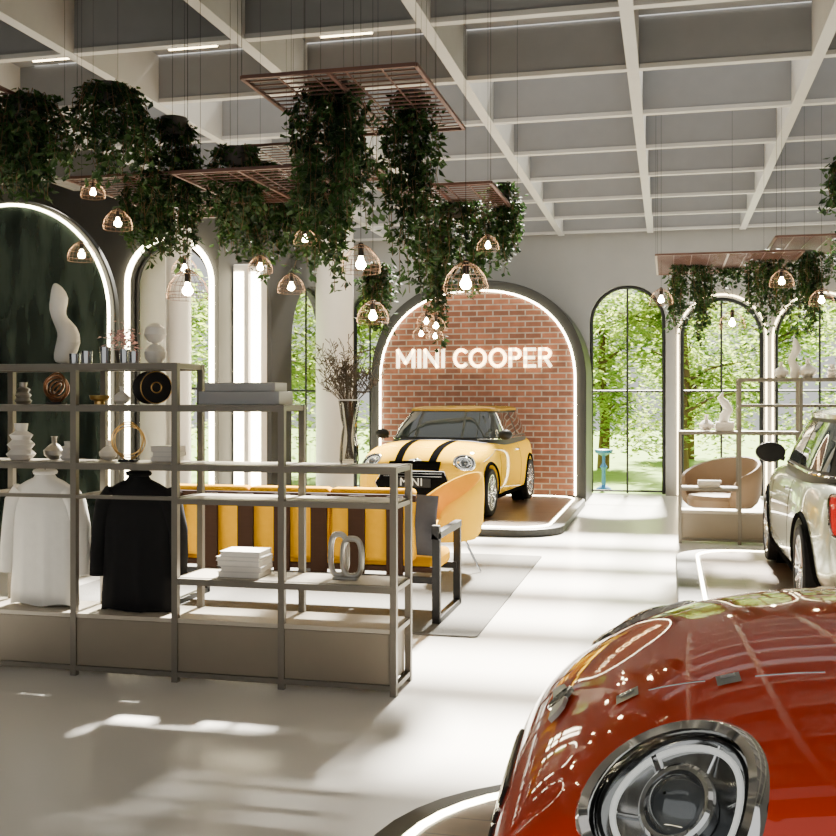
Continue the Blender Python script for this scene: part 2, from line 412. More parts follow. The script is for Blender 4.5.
for c in 'MINI COOPER':
    if c == ' ': x += .11*kx; continue
    wd, st = LET[c]; wd *= kx; g = MB()
    for path in st:
        P = [(x+px*wd, pz*hh_) for px, pz in path]
        for a, b in zip(P[:-1], P[1:]):
            dx, dz = b[0]-a[0], b[1]-a[1]; L = math.hypot(dx, dz)
            if L < 1e-5: continue
            dx /= L; dz /= L; e_ = sw*.4 if len(P) < 8 or L > .06 else sw*.12; nx, nz = -dz*sw/2, dx*sw/2
            g.prism([(a[0]-dx*e_+nx, a[1]-dz*e_+nz), (b[0]+dx*e_+nx, b[1]+dz*e_+nz), (b[0]+dx*e_-nx, b[1]+dz*e_-nz), (a[0]-dx*e_-nx, a[1]-dz*e_-nz)], -.02, .03, 'Y')
    ob('letter', g, m_signl, sg); x += wd+AD[c]*kx

# ------------------------------------------------------------------ shelves
def shelf(label, loc, posts, levels, drawers, D=.33):
    e = top('shelving_unit', label, 'shelf', loc); fr = MB(); r = .018
    for x, h in posts:
        for y in (0, D): fr.box(x-r, x+r, y-r, y+r, 0, h+.001)
        fr.box(x-r*.8, x+r*.8, r*.5, D-r*.5, .331, .359)
        for z, xa, xb, t, b in levels:
            if xa-.01 <= x <= xb+.01: fr.box(x-r*.8, x+r*.8, r*.5, D-r*.5, z-.03, z-.004)
        fr.box(x-r*.8, x+r*.8, r*.5, D-r*.5, .032, .058)
    xs = [p[0] for p in posts]
    for y in (0, D): fr.box(min(xs), max(xs), y-r*.85, y+r*.85, .03, .06)
    for z, xa, xb, t, b in levels:
        for y in ((0, D) if b else (0,)): fr.box(xa, xb, y-r*.9, y+r*.9, z-t, z)
    ob('frame', fr, m_steel, e)
    for z, xa, xb, t, b in levels:
        if b: ob('shelf_board', MB().box(xa+.001, xb-.001, r*.95, D-r*.95, z-.022, z+.003), m_board, e)
    for xa, xb in drawers:
        d = ob('drawer', MB().box(xa+r, xb-r, -.008, D-.02, .062, .335), m_panel, e, bevel=.003)
    ob('top_board', MB().box(min(xs), max(xs), -.012, D+.012, .337, .362), m_board, e, bevel=.002)
    return e
P0 = [-1.44-.64*k for k in range(6)]
xe = P0[-1]
SY = 5.48
shelf('long taupe metal open shelf with stepped top and drawers', (0, SY, 0), [(P0[0], 1.234), (P0[1], 1.57)]+[(x, 1.81) for x in P0[2:]],
      [(1.234, xe, P0[0], .036, 1), (1.57, xe, P0[1], .036, 1), (1.81, xe, P0[2], .036, 1), (.59, P0[2], P0[0], .036, 1), (1.04, P0[2], P0[0], .03, 1), (1.05, xe, P0[2], .02, 0)],
      [(P0[i+1], P0[i]) for i in range(5)])
P1 = [.13+.64*k for k in range(5)]
shelf('taupe metal open shelf with raised section and drawers', (0, 12.1, 0), [(P1[0], 1.25)]+[(x, 1.84) for x in P1[1:]],
      [(1.25, P1[0], P1[-1], .036, 1), (1.84, P1[1], P1[-1], .036, 1), (.62, P1[0], P1[1], .03, 1), (1.55, P1[1], P1[-1], .03, 1)],
      [(P1[i], P1[i+1]) for i in range(4)])

# clothes
def shirt(label, x, y, zt, mat, L=.78, sc=1.):
    e = top('shirt', label, 'shirt', (x, y, 0)); e.scale = (sc, 1, 1); rings = []
    pr = [(0, .055, .045), (.03, .075, .05), (.06, .13, .055), (.10, .185, .06), (.16, .21, .065), (.3, .212, .07), (.5, .212, .07), (.7, .218, .07), (.88, .228, .072), (1, .232, .07)]
    n = 56
    for v, hw, hd in pr:
        ring = []
        for k in range(n):
            a = 2*pi*k/n; fold = 1+.10*v*sin(9*a+v*2)+.05*v*sin(17*a)
            ring.append((hw*cos(a), hd*sin(a)*fold, zt-v*L+.008*sin(5*a)*v))
        rings.append(ring)
    ob('torso', MB().loft(rings), mat, e, smooth=True)
    for s in (-1, 1):
        ob('sleeve', MB().tube([(s*.155, 0, zt-.095), (s*.205, 0, zt-.17), (s*.238, .01, zt-.32), (s*.252, .0, zt-.46), (s*.256, -.01, zt-.60)],
                              [.055, .062, .055, .048, .042], 14), mat, e, smooth=True)
    ob('collar', MB().tube([(.062*cos(a), .045*sin(a), zt+.012) for a in [2*pi*i/20 for i in range(20)]], .016, 8, closed=True), mat, e, smooth=True)
    h = top('clothes_hanger', 'dark hanger on the shelf rail holding a shirt', 'hanger', (x, y, 0), group='clothes hangers')
    ob('hook', MB().tube([(0, 0, zt-.02), (0, 0, zt+.035), (.012, 0, zt+.05), (.02, 0, zt+.052)], .004, 6), m_black, h)
shirt('black long sleeved shirt hanging under the shelf', (P0[2]+P0[3])/2+.0, SY+.165, 1.155, m_cloth_k, .79, 1.04)
shirt('white long sleeved shirt hanging under the shelf', (P0[3]+P0[4])/2+.02, SY+.165, 1.155, m_cloth_w)

def bookstack(x, y, z, n, w=.27, d=.2, label='pale hardback book stacked on the shelf'):
    rr = random.Random(int(x*100)); zz = z
    for i in range(n):
        t = rr.uniform(.022, .034); ww = w*rr.uniform(.88, 1); dd = d*rr.uniform(.9, 1)
        e = top('book', label, 'book', (x+rr.uniform(-.01, .01), y, zz), rr.uniform(-.05, .05), group='stacked books on the shelf')
        ob('pages', MB().box(-ww/2+.004, ww/2-.004, -dd/2+.004, dd/2-.004, .003, t-.003), m_paper, e)
        c = MB().box(-ww/2, ww/2, -dd/2, dd/2, 0, .003); c.box(-ww/2, ww/2, -dd/2, dd/2, t-.003, t); c.box(-ww/2, ww/2, dd/2-.003, dd/2, 0, t)
        ob('cover', c, m_bookc, e); zz += t
    return zz
bookstack(-2.36, SY+.16, .594, 5)
def ring_pts(c, r, tilt, yaw, n=40, sz=1.):
    Mx = Matrix.Rotation(yaw, 3, 'Z') @ Matrix.Rotation(tilt, 3, 'X')
    return [Vector(c)+Mx @ Vector((r*cos(2*pi*i/n), r*sin(2*pi*i/n)*sz, 0)) for i in range(n)]
# looped silver sculpture
e = top('loop_sculpture', 'tarnished silver double loop sculpture on the shelf', 'sculpture', (-1.76, SY+.16, .594))
ob('base', MB().box(-.07, .07, -.035, .035, 0, .015), m_silver, e, bevel=.004)
for cx, cy, cz, rx, rz_ in ((-.045, .012, .135, .048, .115), (.04, -.012, .125, .055, .105)):
    ob('loop', MB().tube([(cx+rx*math.copysign(abs(cos(a))**.7, cos(a)), cy, cz+rz_*math.copysign(abs(sin(a))**.7, sin(a))) for a in [2*pi*i/40 for i in range(40)]], .017, 10, closed=True), m_silver, e, smooth=True)
# vase with dried branches
e = top('vase_with_dried_branches', 'clear glass vase holding tall wispy dried twigs', 'vase', (-1.74, SY+.16, 1.24))
ob('vase', MB().lathe([(.0, .006), (.05, .0), (.056, .02), (.052, .10), (.044, .17), (.036, .21), (.046, .25), (.052, .29), (.062, .36), (.055, .36), (.042, .28), (.03, .21), (.045, .10), (.045, .02), (0, .018)], 14), m_vaseg, e)
ob('rim', MB().tube([(.058*cos(a), .058*sin(a), .36) for a in [2*pi*i/28 for i in range(28)]], .004, 6, closed=True), m_white, e, smooth=True)
br = MB(); rr = random.Random(3)
for i in range(60):
    a = rr.uniform(0, 2*pi); s = rr.uniform(.03, .27); h = rr.uniform(.46, .70)
    p = [Vector((cos(a+2)*.025, sin(a+2)*.025, .03)), Vector((cos(a)*.015, sin(a)*.015, .21)), Vector((cos(a)*.03, sin(a)*.03, .34)), Vector((cos(a)*s*.6, sin(a)*s*.4, .34+(h-.34)*.55)), Vector((cos(a)*s, sin(a)*s*.6, h))]
    br.tube(p, [.0014, .0016, .0018, .0016, .001], 4)
    for j in range(9):
        q = p[3].lerp(p[4], rr.uniform(-.4, 1)); b = rr.uniform(0, 2*pi)
        br.tube([q, q+Vector((cos(b)*.03, sin(b)*.03, rr.uniform(.0, .05)))], [.0015, .003], 4)
ob('dried_twigs', br, m_dry, e)['kind'] = 'stuff'
# grey stepped box on the middle tier
e = top('storage_box', 'long pale grey lidded box on the shelf', 'box', (-2.36, SY+.16, 1.574))
ob('box_body', MB().box(-.245, .245, -.11, .11, 0, .075), m_greybox, e, bevel=.004)
ob('lid', MB().box(-.215, .215, -.095, .095, .075, .125), m_greybox, e, bevel=.004)
# top tier ornaments
T = 1.814
e = ob('abstract_sculpture', MB().tube([(0, 0, 0), (0, 0, .05), (.045, 0, .14), (.03, 0, .21), (-.02, 0, .26), (-.045, 0, .33), (-.02, 0, .40), (-.045, 0, .46), (-.06, 0, .49)],
       [.055, .06, .075, .062, .04, .05, .058, .035, .008], 20), m_white, loc=(-3.54, SY+.17, T), smooth=True, subd=1)
tag(e, 'tall twisted white ceramic sculpture on the top shelf', 'sculpture')
for i, (x, h) in enumerate(((-3.34, .075), (-3.25, .10), (-3.42, .06), (-3.12, .085), (-3.03, .07))):
    e = top('candle_holder', 'dark glass candle cup on the top shelf', 'candle', (x, SY+.10+.05*(i % 2), T), group='candle cups on the top shelf')
    ob('cup', MB().lathe([(0, 0), (.03, 0), (.034, h), (.028, h), (.025, .01), (0, .01)], 20), m_dchrome, e, smooth=True)
    ob('candle', MB().lathe([(0, .011), (.022, .011), (.022, h*.7), (0, h*.7)], 14), m_white, e)
e = top('vase', 'small white round vase with ball shaped stopper', 'vase', (-2.93, SY+.16, T))
ob('vase_body', MB().lathe([(0, 0), (.035, 0), (.06, .03), (.065, .07), (.04, .10), (.02, .115), (0, .116)], 24), m_white, e, smooth=True)
ob('stopper', MB().lathe([(0, .11), (.04, .13), (.065, .17), (.055, .21), (.02, .235), (0, .238)], 24), m_white, e, smooth=True)
e = top('flower_arrangement', 'pale pink flowers in a small cup on the top shelf', 'flowers', (-3.18, SY+.23, T))
ob('cup', MB().lathe([(0, 0), (.035, 0), (.045, .08), (.04, .08), (.03, .01), (0, .01)], 18), m_pot, e, smooth=True)
pts = [(R.gauss(0, .05), R.gauss(0, .04), .15+R.gauss(0, .04)) for i in range(140)]
vs, fs = leafmb(pts, .035, R); o = ob('petals', MB().add(vs, fs), m_pink, e, recalc=False); o['kind'] = 'stuff'
# middle tier ornaments (level 1.234 and 1.57)
Z2 = 1.24; Z3 = 1.574
def ring_orn(x, y, z, r, mat, label, n=3, th=.008, k_=.22):
    e = top('ring_sculpture', label, 'sculpture', (x, y, z))
    for i in range(n):
        k = r*(1-k_*i)
        ob('ring', MB().tube(ring_pts((0, 0, r+.012), k, pi/2+.15*i, .5*i-.3), th, 8, closed=True), mat, e, smooth=True)
    ob('base', MB().box(-.05, .05, -.03, .03, 0, .014), m_black, e)
m_cop2 = M('dark_copper', (.30, .13, .06), .3, 1.)
ring_orn(-3.58, SY+.16, Z3, .088, m_cop2, 'dark copper multi ring spiral ornament on the shelf', 5, .006, .15)
ring_orn(-3.06, SY+.08, Z2, .11, m_gold, 'thin gold interlocking rings ornament on the shelf', 3, .004, .1)
e = top('drum_ornament', 'upright black reel shaped disc with thin gold rim', 'ornament', (-2.95, SY+.16, Z3), -.75); e.scale = (1.25, .86, .86)
ob('reel', MB().lathe([(.03, -.055), (.112, -.055), (.114, -.045), (.06, -.035), (.06, .035), (.114, .045), (.112, .055), (.03, .055)], 40, (0, 0, .115), 'X'), m_black, e)
for hx_ in (-.057, .057):
    ob('rim', MB().tube([(hx_, .108*cos(a), .115+.108*sin(a)) for a in [2*pi*i/40 for i in range(40)]], .003, 6, closed=True), m_gold, e, smooth=True)
    ob('hub', MB().tube([(hx_, .035*cos(a), .115+.035*sin(a)) for a in [2*pi*i/24 for i in range(24)]], .004, 6, closed=True), m_gold, e, smooth=True)
def vase(x, y, z, prof, mat, label, s=1):
    o = ob('vase', MB().lathe([(r*s, h*s) for r, h in prof], 28), mat, loc=(x, y, z), smooth=True); tag(o, label, 'vase'); return o
pv1 = [(0, 0), (.05, 0), (.075, .03), (.05, .055), (.07, .08), (.045, .105), (.06, .13), (.03, .15), (.035, .19), (.028, .19), (.02, .15), (0, .14)]
pv2 = [(0, 0), (.04, 0), (.085, .04), (.09, .08), (.05, .12), (.02, .14), (.022, .19), (.03, .2), (.024, .2), (0, .16)]
vase(-3.80, SY+.13, Z2, pv1, m_white, 'white ribbed stacked vase on the shelf', 1.15)
vase(-3.62, SY+.2, Z2, pv2, m_silver, 'grey bottle shaped vase on the shelf', .7)
vase(-3.48, SY+.12, Z2, pv1, m_bookc, 'small ribbed grey vase on the shelf', .6)
vase(-3.27, SY+.22, Z2, pv2, m_white, 'white bottle shaped vase on the shelf', .6)
vase(-3.28, SY+.14, Z3, [(0, 0), (.05, 0), (.05, .03), (.09, .05), (.1, .09), (.095, .09), (0, .045)], m_gold, 'gold footed bowl on the shelf', .6)
vase(-3.17, SY+.2, Z3, pv2, m_white, 'white bottle shaped vase on the shelf', .55)
vase(-3.82, SY+.18, Z3, pv1, m_silver, 'small ribbed silver vase on the shelf', .7)
bookstack(-2.87, SY+.2, Z2, 3, .17, .14)
# right hand shelf ornaments
RY = 12.26
vase(.42, RY, 1.256, pv2, m_white, 'white bottle shaped vase on the shelf', .9)
bookstack(.62, RY, 1.256, 3, .22)
e = ob('abstract_sculpture', MB().tube([(0, 0, 0), (.02, 0, .08), (.06, 0, .15), (.02, 0, .22), (-.03, 0, .28), (0, 0, .34)], [.05, .055, .05, .045, .035, .01], 18), m_white, loc=(.60, RY, 1.256+.09), smooth=True)
tag(e, 'curled white ceramic sculpture standing on books', 'sculpture')
for x, s in ((1.22, .9), (1.5, 1.1), (1.75, .8)): vase(x, RY, 1.844, pv2 if s != .8 else pv1, m_white, 'white vase on the raised shelf', s)
e = ob('abstract_sculpture', MB().tube([(0, 0, 0), (.02, 0, .1), (-.03, 0, .2), (.03, 0, .32), (0, 0, .48)], [.05, .06, .04, .05, .01], 18), m_white, loc=(1.36, RY+.02, 1.844), smooth=True)
tag(e, 'tall wavy white ceramic sculpture on the raised shelf', 'sculpture')
bookstack(.45, RY, .624, 3, .26, .2, 'pale hardback book on the lower shelf')
bookstack(1.75, RY, 1.256, 4)

# ------------------------------------------------------------------ seating
struct_r = ob('rug', MB().prism(rrect(-4.9, -1.25, 6.95, 10.7, .03, 2), .0, .012), m_rug); tag(struct_r, 'flat grey woven rug under the seating', 'rug')
e = top('sofa', 'mustard sofa with brown back slats and black steel frame', 'sofa', (-2.66, 7.26, .012))
W = 1.06
for s in (-1, 1):
    f = MB(); x = s*W; t = .028
    f.box(x-t, x+t, .0, .05, 0, .66); f.box(x-t, x+t, .75, .80, 0, .60); f.box(x-t, x+t, 0, .80, 0, .04); f.box(x-t, x+t, -.02, .82, .60, .65)
    f.box(x-t, x+t, -.02, .03, .6, .70)
    ob('arm_frame', f, m_black, e, bevel=.004)
f = MB(); f.box(-W, W, .02, .06, .28, .33); f.box(-W, W, .74, .78, .28, .33)
for x in (-.7, -.35, 0, .35, .7): f.box(x-.02, x+.02, .03, .77, .285, .32)
ob('seat_frame', f, m_black, e)
f = MB(); f.box(-W, W-.15, .005, .045, .86, .91); f.box(-W, W, .005, .045, .36, .40); ob('back_rail', f, m_slat, e, bevel=.004)
for i in range(7):
    x = -.95+.285*i
    ob('back_slat', MB().box(x-.062, x+.062, -.015, .012, .34, .90), m_slat, e, bevel=.004)
for i in range(3):
    x0 = -W+.04+i*.635
    ob('back_cushion', MB().box(x0, x0+.630, .05, .20, .42, .945), m_mustard, e, bevel=.03, smooth=True)
    x0 = -W+.04+i*.68
    ob('seat_cushion', MB().box(x0, x0+.67, .18, .78, .325, .45), m_mustard, e, bevel=.04, smooth=True)
def tub_chair(label, loc, rz, mat, legmat, rad=.31, hb=.92, ha=.6, legs=True):
    e = top('armchair', label, 'armchair', loc, rz); n = 40; rings = []
    for i in range(n+1):
        a = radians(-128+256*i/n); u = abs(i/n*2-1)
        hh = ha+(hb-ha)*(max(0, cos(pi*u/2))**1.2)
        end = max(0, 1-max(0, (u-.86)/.14)**2)**.5 if u > .86 else 1
        hh = .44+(hh-.44)*max(.25, end)
        d = Vector((-cos(a), sin(a), 0)); ring = []
        for (k, z) in ((.62, .285), (.82, .30), (.95, .36), (1.03, .46), (1.06, .44+(hh-.44)*.6), (1.05, hh-.03), (1.01, hh), (.95, hh-.01), (.91, hh-.05), (.89, .44+(hh-.44)*.5), (.84, .43), (.60, .38)):
            ring.append(d*rad*k+Vector((0, 0, z)))
        rings.append(ring)
    ob('shell', MB().loft(rings), mat, e, smooth=True)
    ob('seat', MB().lathe([(0, .285), (rad*.66, .285), (rad*.80, .31), (rad*.85, .40), (rad*.78, .45), (rad*.5, .465), (0, .47)], 36, (.02, 0, 0)), mat, e, smooth=True)
    for sx in (-1, 1):
        for sy in (-1, 1):
            ob('leg', MB().tube([(sx*.12, sy*.12, .31), (sx*.24, sy*.23, 0.005)], [.014, .009], 8), legmat, e, smooth=True)
tub_chair('golden yellow tub chair with slim metal legs on the rug', (-2.01, 9.6, .012), radians(215), m_chairy, m_chrome, .33, .91, .60)
tub_chair('brown leather tub chair standing behind the metal shelf', (.62, 13.3, 0), radians(230), m_tan, m_black, .46, .90, .66)
pl = MB(); rings = []
for v in [i/8 for i in range(9)]:
    w = 1-.06*sin(pi*v)
    rings.append([(.11*w*math.copysign(abs(cos(a))**.5, cos(a)), .06*sin(pi*v)*math.copysign(abs(sin(a))**.9, sin(a)), .44*v) for a in [2*pi*k/24 for k in range(24)]])
pl.loft(rings)
o = ob('throw_pillow', pl, m_grey, loc=(-1.755, 7.44, .470), rot=(.0, .06, .1), smooth=True); tag(o, 'soft grey throw pillow standing on the end of the mustard sofa', 'pillow')

# ------------------------------------------------------------------ racks, plants, lamps
def rack(x0, x1, y0, y1, z):
    e = top('hanging_rack', 'copper slatted rack hung from the ceiling on wires', 'rack', ((x0+x1)/2, (y0+y1)/2, z), group='copper slatted hanging racks')
    w = (x1-x0)/2; d = (y1-y0)/2; f = MB()
    for s in (-1, 1): f.box(-w, w, s*d-.010, s*d+.010, 0, .02); f.box(s*w-.010, s*w+.010, -d, d, 0, .02)
    f.box(-.010, .010, -d, d, 0, .018)
    ob('rack_frame', f, m_copper, e); s = MB(); n = int(2*d/.075)
    for i in range(1, n): y = -d+i*2*d/n; s.box(-w, w, y-.006, y+.006, .006, .013)
    n = int(2*w/.16)
    for i in range(1, n): x = -w+i*2*w/n; s.box(x-.004, x+.004, -d, d, .005, .012)
    ob('rack_slats', s, m_copper, e)
    for a in (-1, 1):
        for b in (-1, 1): ob('wire', MB().tube([(a*w, b*d, .02), (a*w, b*d, BB-z+.3)], .0016, 4), m_black, e)
RK = [(-2.2, -1.25, 5.2, 6.5, 3.30), (-4.0, -3.0, 6.4, 8.0, 3.10), (-3.05, -2.2, 7.0, 8.3, 3.40), (-1.98, -1.18, 7.1, 8.4, 3.08), (-4.75, -3.6, 4.7, 5.9, 3.32),
      (-.12, 1.3, 10.9, 12.6, 3.06), (1.05, 2.6, 11.0, 12.4, 3.22), (-2.95, -2.1, 5.9, 6.9, 2.98)]
for r_ in RK: rack(*r_)
def vine(x, y, zt, zb, w, seed, dens=1.55):
    rr = random.Random(seed); h = zt-zb
    e = top('hanging_vine', 'dense trailing green vine spilling from a hanging pot', 'hanging plant', (x, y, zt), group='trailing hanging vines')
    n = max(12, int(w*98)); st = MB(); pts = []
    for i in range(n):
        a = rr.uniform(0, 2*pi); r = w/2*math.sqrt(rr.random())
        L = h*rr.uniform(.40, 1.)*(1-.3*(2*r/w)**2); q = []
        for j in range(7):
            f = j/6; rx = r*min(1, f*3+.2)
            q.append(Vector((cos(a)*rx+rr.gauss(0, .012), sin(a)*rx+rr.gauss(0, .012), .07*sin(min(1, f*3)*pi)-L*f)))
        st.tube(q, .0025, 3)
        m = int((L/.022+3)*dens)
        for k in range(m):
            f = (rr.random()**1.2)*5.999; j = int(f); c = q[j].lerp(q[j+1], f-j)
            pts.append(c+Vector((rr.gauss(0, .022), rr.gauss(0, .022), 0)))
    ob('stems', st, m_stem, e, recalc=False)['kind'] = 'stuff'
    vs, fs = leafmb(pts, .056, rr, .7); ob('leaves', MB().add(vs, fs), m_leaf, e, recalc=False)['kind'] = 'stuff'
    ob('pot', MB().lathe([(0, -.10), (.07, -.10), (.09, .02), (.08, .02), (0, -.01)], 18), m_pot, e, smooth=True)
    return e
V = [(-3.20, 5.6, 3.44, 2.80, .48), (-3.24, 6.5, 3.48, 2.40, .42), (-1.86, 5.75, 3.40, 2.20, .52), (-1.50, 6.1, 3.42, 2.12, .34), (-2.86, 7.05, 3.28, 2.38, .46),
     (-2.48, 7.15, 3.26, 2.40, .42), (-1.58, 7.85, 3.10, 2.28, .62), (-1.27, 8.1, 3.26, 2.50, .32), (-3.62, 5.4, 3.34, 2.74, .52), (-3.95, 5.5, 3.30, 2.78, .5), (-2.18, 7.8, 2.62, 2.10, .36),
     (-3.2, 7.5, 3.3, 2.60, .38), (-3.62, 6.9, 3.2, 2.55, .48), (-1.72, 8.0, 2.9, 1.95, .2), (-2.18, 6.5, 3.1, 2.38, .38), (-4.3, 6.2, 3.3, 2.92, .5), (-2.7, 6.3, 3.2, 2.62, .36),
     (.24, 11.9, 3.15, 2.12, .54), (1.0, 11.6, 3.15, 2.25, .42), (1.42, 11.7, 3.15, 2.15, .46), (.66, 12.2, 3.2, 2.75, .3), (1.03, 6.6, 2.98, 2.62, .3), (1.85, 11.3, 3.3, 2.4, .5)]
for i, v in enumerate(V): vine(*v, seed=20+i)

def lamp0():
    e = top('pendant_lamp', 'copper wire cage pendant with a glowing bulb', 'pendant lamp', (0, 0, 0), group='wire cage pendant lamps')
    ob('cord', MB().tube([(0, 0, 0), (0, 0, 1)], .0018, 5), m_black, e, loc=(0, 0, .12))
    ob('socket', MB().lathe([(0, .13), (.014, .13), (.018, .11), (.018, .05), (0, .05)], 14), m_black, e, smooth=True)
    ob('bulb', MB().lathe([(0, .055), (.012, .05), (.017, .03), (.031, .006), (.031, -.010), (.017, -.027), (0, -.030)], 16), m_bulb, e, smooth=True)
    c = MB(); prof = [(.018, .12), (.06, .095), (.105, .04), (.122, -.015), (.118, -.05)]
    for k in range(18):
        a = 2*pi*k/18; c.tube([(r*cos(a), r*sin(a), z) for r, z in prof], .0014, 4)
    for r, z in prof: c.tube([(r*cos(a), r*sin(a), z) for a in [2*pi*i/24 for i in range(24)]], .0018, 4, closed=True)
    ob('cage_shade', c, m_cage, e)
    return e
LP = [(-3.12, 6.46, 2.33, 1.15), (-2.44, 6.6, 2.35, .75), (-1.72, 5.8, 2.38, .95), (-2.06, 7.25, 2.2, .95), (-1.22, 6.4, 2.32, 1.15), (-3.40, 5.75, 2.86, .6), (-3.78, 6.25, 2.56, .75), (-3.15, 5.6, 2.64, .7),
      (-1.83, 8.3, 2.2, .8), (-1.25, 7.4, 2.70, .65), (-3.6, 7.4, 2.60, .8), (-2.7, 6.7, 2.5, .7), (-2.2, 6.2, 2.6, .6),
      (-1.53, 6.95, 2.10, .55), (-1.62, 7.05, 2.14, .55), (-1.57, 7.1, 2.04, .5), (-1.64, 6.98, 2.05, .5),
      (-.07, 11.3, 2.65, 1.), (1.12, 11.2, 2.80, 1.), (.65, 11.4, 2.4, 1.1), (1.5, 11.2, 2.6, 1.)]
L0 = lamp0(); L0.location = LP[0][:3]; L0.scale = (LP[0][3],)*3
LS = [L0]+[clone(L0, (x, y, z), R.uniform(0, 3), scale=s) for x, y, z, s in LP[1:]]
for o, (x, y, z, s) in zip(LS, LP):
    for ch in o.children:
        if ch.name.startswith('cord'): ch.scale = (1, 1, (H-z-.13*s)/s)

# ------------------------------------------------------------------ cars
def make_car(label, loc, rz, paint, roofm, stripes=False, lvl=2, plate=None, reflections=(), msc=1., crown=1.):
    E = top('car', label, 'car', loc, rz)
    ST = [(1.93, .34, .43, .46, .38), (1.905, .27, .535, .59, .50), (1.845, .22, .62, .695, .59), (1.755, .18, .685, .79, .67), (1.64, .165, .73, .865, .745), (1.51, .16, .77, .925, .80), (1.35, .16, .81, .965, .838), (1.13, .16, .84, .99, .86),
          (.85, .16, .865, 1.0, .865), (.4, .16, .885, .985, .865), (-.4, .16, .90, .97, .865), (-1., .16, .91, .97, .865), (-1.4, .17, .91, .97, .85), (-1.7, .20, .90, .96, .81),
          (-1.85, .24, .86, .93, .76), (-1.91, .32, .78, .84, .68), (-1.93, .42, .65, .70, .55)]
    if crown != 1.:
        wd_ = {1.93: .46, 1.905: .60, 1.845: .69, 1.755: .755, 1.64: .80, 1.51: .83}
        ST = [(x, zb, zs, zs+(zc-zs)*(crown if x > 1 else 1-.2*(x > .3)), wd_.get(x, w)) for x, zb, zs, zc, w in ST]
    rings = []
    for x, zb, zs, zc, w in ST:
        h = zs-zb; d = zc-zs
        half = [(0, zb), (.55*w, zb), (.90*w, zb+.01), (.985*w, zb+.12*h), (w, zb+.40*h), (.995*w, zb+.68*h), (.965*w, zb+.90*h), (.91*w, zs+.24*d), (.78*w, zs+.56*d), (.48*w, zs+.88*d), (0, zc)]
        rings.append([(x, y, z) for y, z in half]+[(x, -y, z) for y, z in half[-2:0:-1]])
    me = MB().loft(rings).mesh('body')
    tmp = bpy.data.objects.new('tmp', me); COL.objects.link(tmp)
    s = tmp.modifiers.new('s', 'SUBSURF'); s.levels = lvl; s.render_levels = lvl
    bpy.context.view_layer.update(); dg = bpy.context.evaluated_depsgraph_get()
    sm = bpy.data.meshes.new_from_object(tmp.evaluated_get(dg)); bpy.data.objects.remove(tmp)
    bvh = BVHTree.FromPolygons([v.co.copy() for v in sm.vertices], [tuple(p.vertices) for p in sm.polygons])
    def hit(o, d, tree=None):
        r = (tree or bvh).ray_cast(Vector(o), Vector(d).normalized()); return (r[0], r[1]) if r[0] is not None else (None, None)
    def ptube(name, origins, d, r, mat, closed=False, off=.0, sx=1., par=None, tree=None):
        pts = []
        for o in origins:
            a, nn = hit(o, d, tree)
            if a is not None: pts.append(a+nn*off)
        if len(pts) > 2: return ob(name, MB().tube(pts, r, 6, closed, sx), mat, par or E, smooth=True)
    def patch(name, fn, d, nu, nv, mat, off=.003, tree=None, par=None, thick=True):
        idx = {}; vs = []; fs = []
        for i in range(nu+1):
            for j in range(nv+1):
                a, nn = hit(fn(i/nu, j/nv), d, tree)
                if a is not None: idx[i, j] = len(vs); vs.append(a+nn*off)
        for i in range(nu):
            for j in range(nv):
                q = [(i, j), (i+1, j), (i+1, j+1), (i, j+1)]
                if all(k in idx for k in q): fs.append(tuple(idx[k] for k in q))
        if fs: return ob(name, MB().add(vs, fs), mat, par or E, smooth=True)
    # headlight frames
    RA, RB = (.150, .150) if crown == 1. else (.125, .125)
    HL = []
    for s_ in (1, -1):
        if crown == 1.: ax = Vector((.52, .56*s_, .65)).normalized(); tgt = Vector((1.50, .585*s_, .70))
        else: ax = Vector((.80, .30*s_, .48)).normalized(); tgt = Vector((1.66, .60*s_, .69))
        c, _ = hit(tgt+ax*.6, -ax)
        e1 = Vector((0, s_, 0)); e1 = (e1-ax*e1.dot(ax)).normalized(); e2 = ax.cross(e1)
        if e2.z < 0: e2 = -e2
        HL.append((c, ax, e1, e2, s_))
    FX, RX, WZ = 1.20, -1.29, .308
    cut = MB()
    for x in (FX, RX):
        for s_ in (1, -1):
            cut.lathe([(.345, .60*s_), (.345, 1.05*s_)], 40, (x, 0, WZ), 'Y')
    for c, ax, e1, e2, s_ in HL:
        n = 40; cut.loft([[c+ax*h+e1*RA*cos(2*pi*k/n)+e2*RB*sin(2*pi*k/n) for k in range(n)] for h in (-.13, .2)])
    cm = cut.mesh('cut'); co = bpy.data.objects.new('cut', cm); COL.objects.link(co)
    bo = bpy.data.objects.new('tmpb', sm); COL.objects.link(bo)
    b = bo.modifiers.new('b', 'BOOLEAN'); b.operation = 'DIFFERENCE'; b.solver = 'EXACT'; b.object = co
    bpy.context.view_layer.update(); dg = bpy.context.evaluated_depsgraph_get()
    bm_ = bpy.data.meshes.new_from_object(bo.evaluated_get(dg)); bpy.data.objects.remove(bo); bpy.data.objects.remove(co)
    bm_.materials.clear()
    body = ob('body', bm_, paint, E, smooth=True)
    # greenhouse
    def ring(z, xf, xr, hw, p=4.5, n=56):
        cx = (xf+xr)/2; L = (xf-xr)/2
        return [(cx+L*math.copysign(abs(cos(a))**(2/p), cos(a)), hw*math.copysign(abs(sin(a))**(2/p), sin(a)), z) for a in [2*pi*k/n for k in range(n)]]
    G = [(.88, .90, -1.84, .80), (.98, .78, -1.83, .775), (1.08, .665, -1.80, .745), (1.18, .54, -1.76, .705), (1.28, .41, -1.71, .66), (1.37, .29, -1.64, .615)]
    gm = MB().loft([ring(*g) for g in G]); gme = gm.mesh('cabin')
    ob('cabin', gme, m_trim, E, smooth=True)
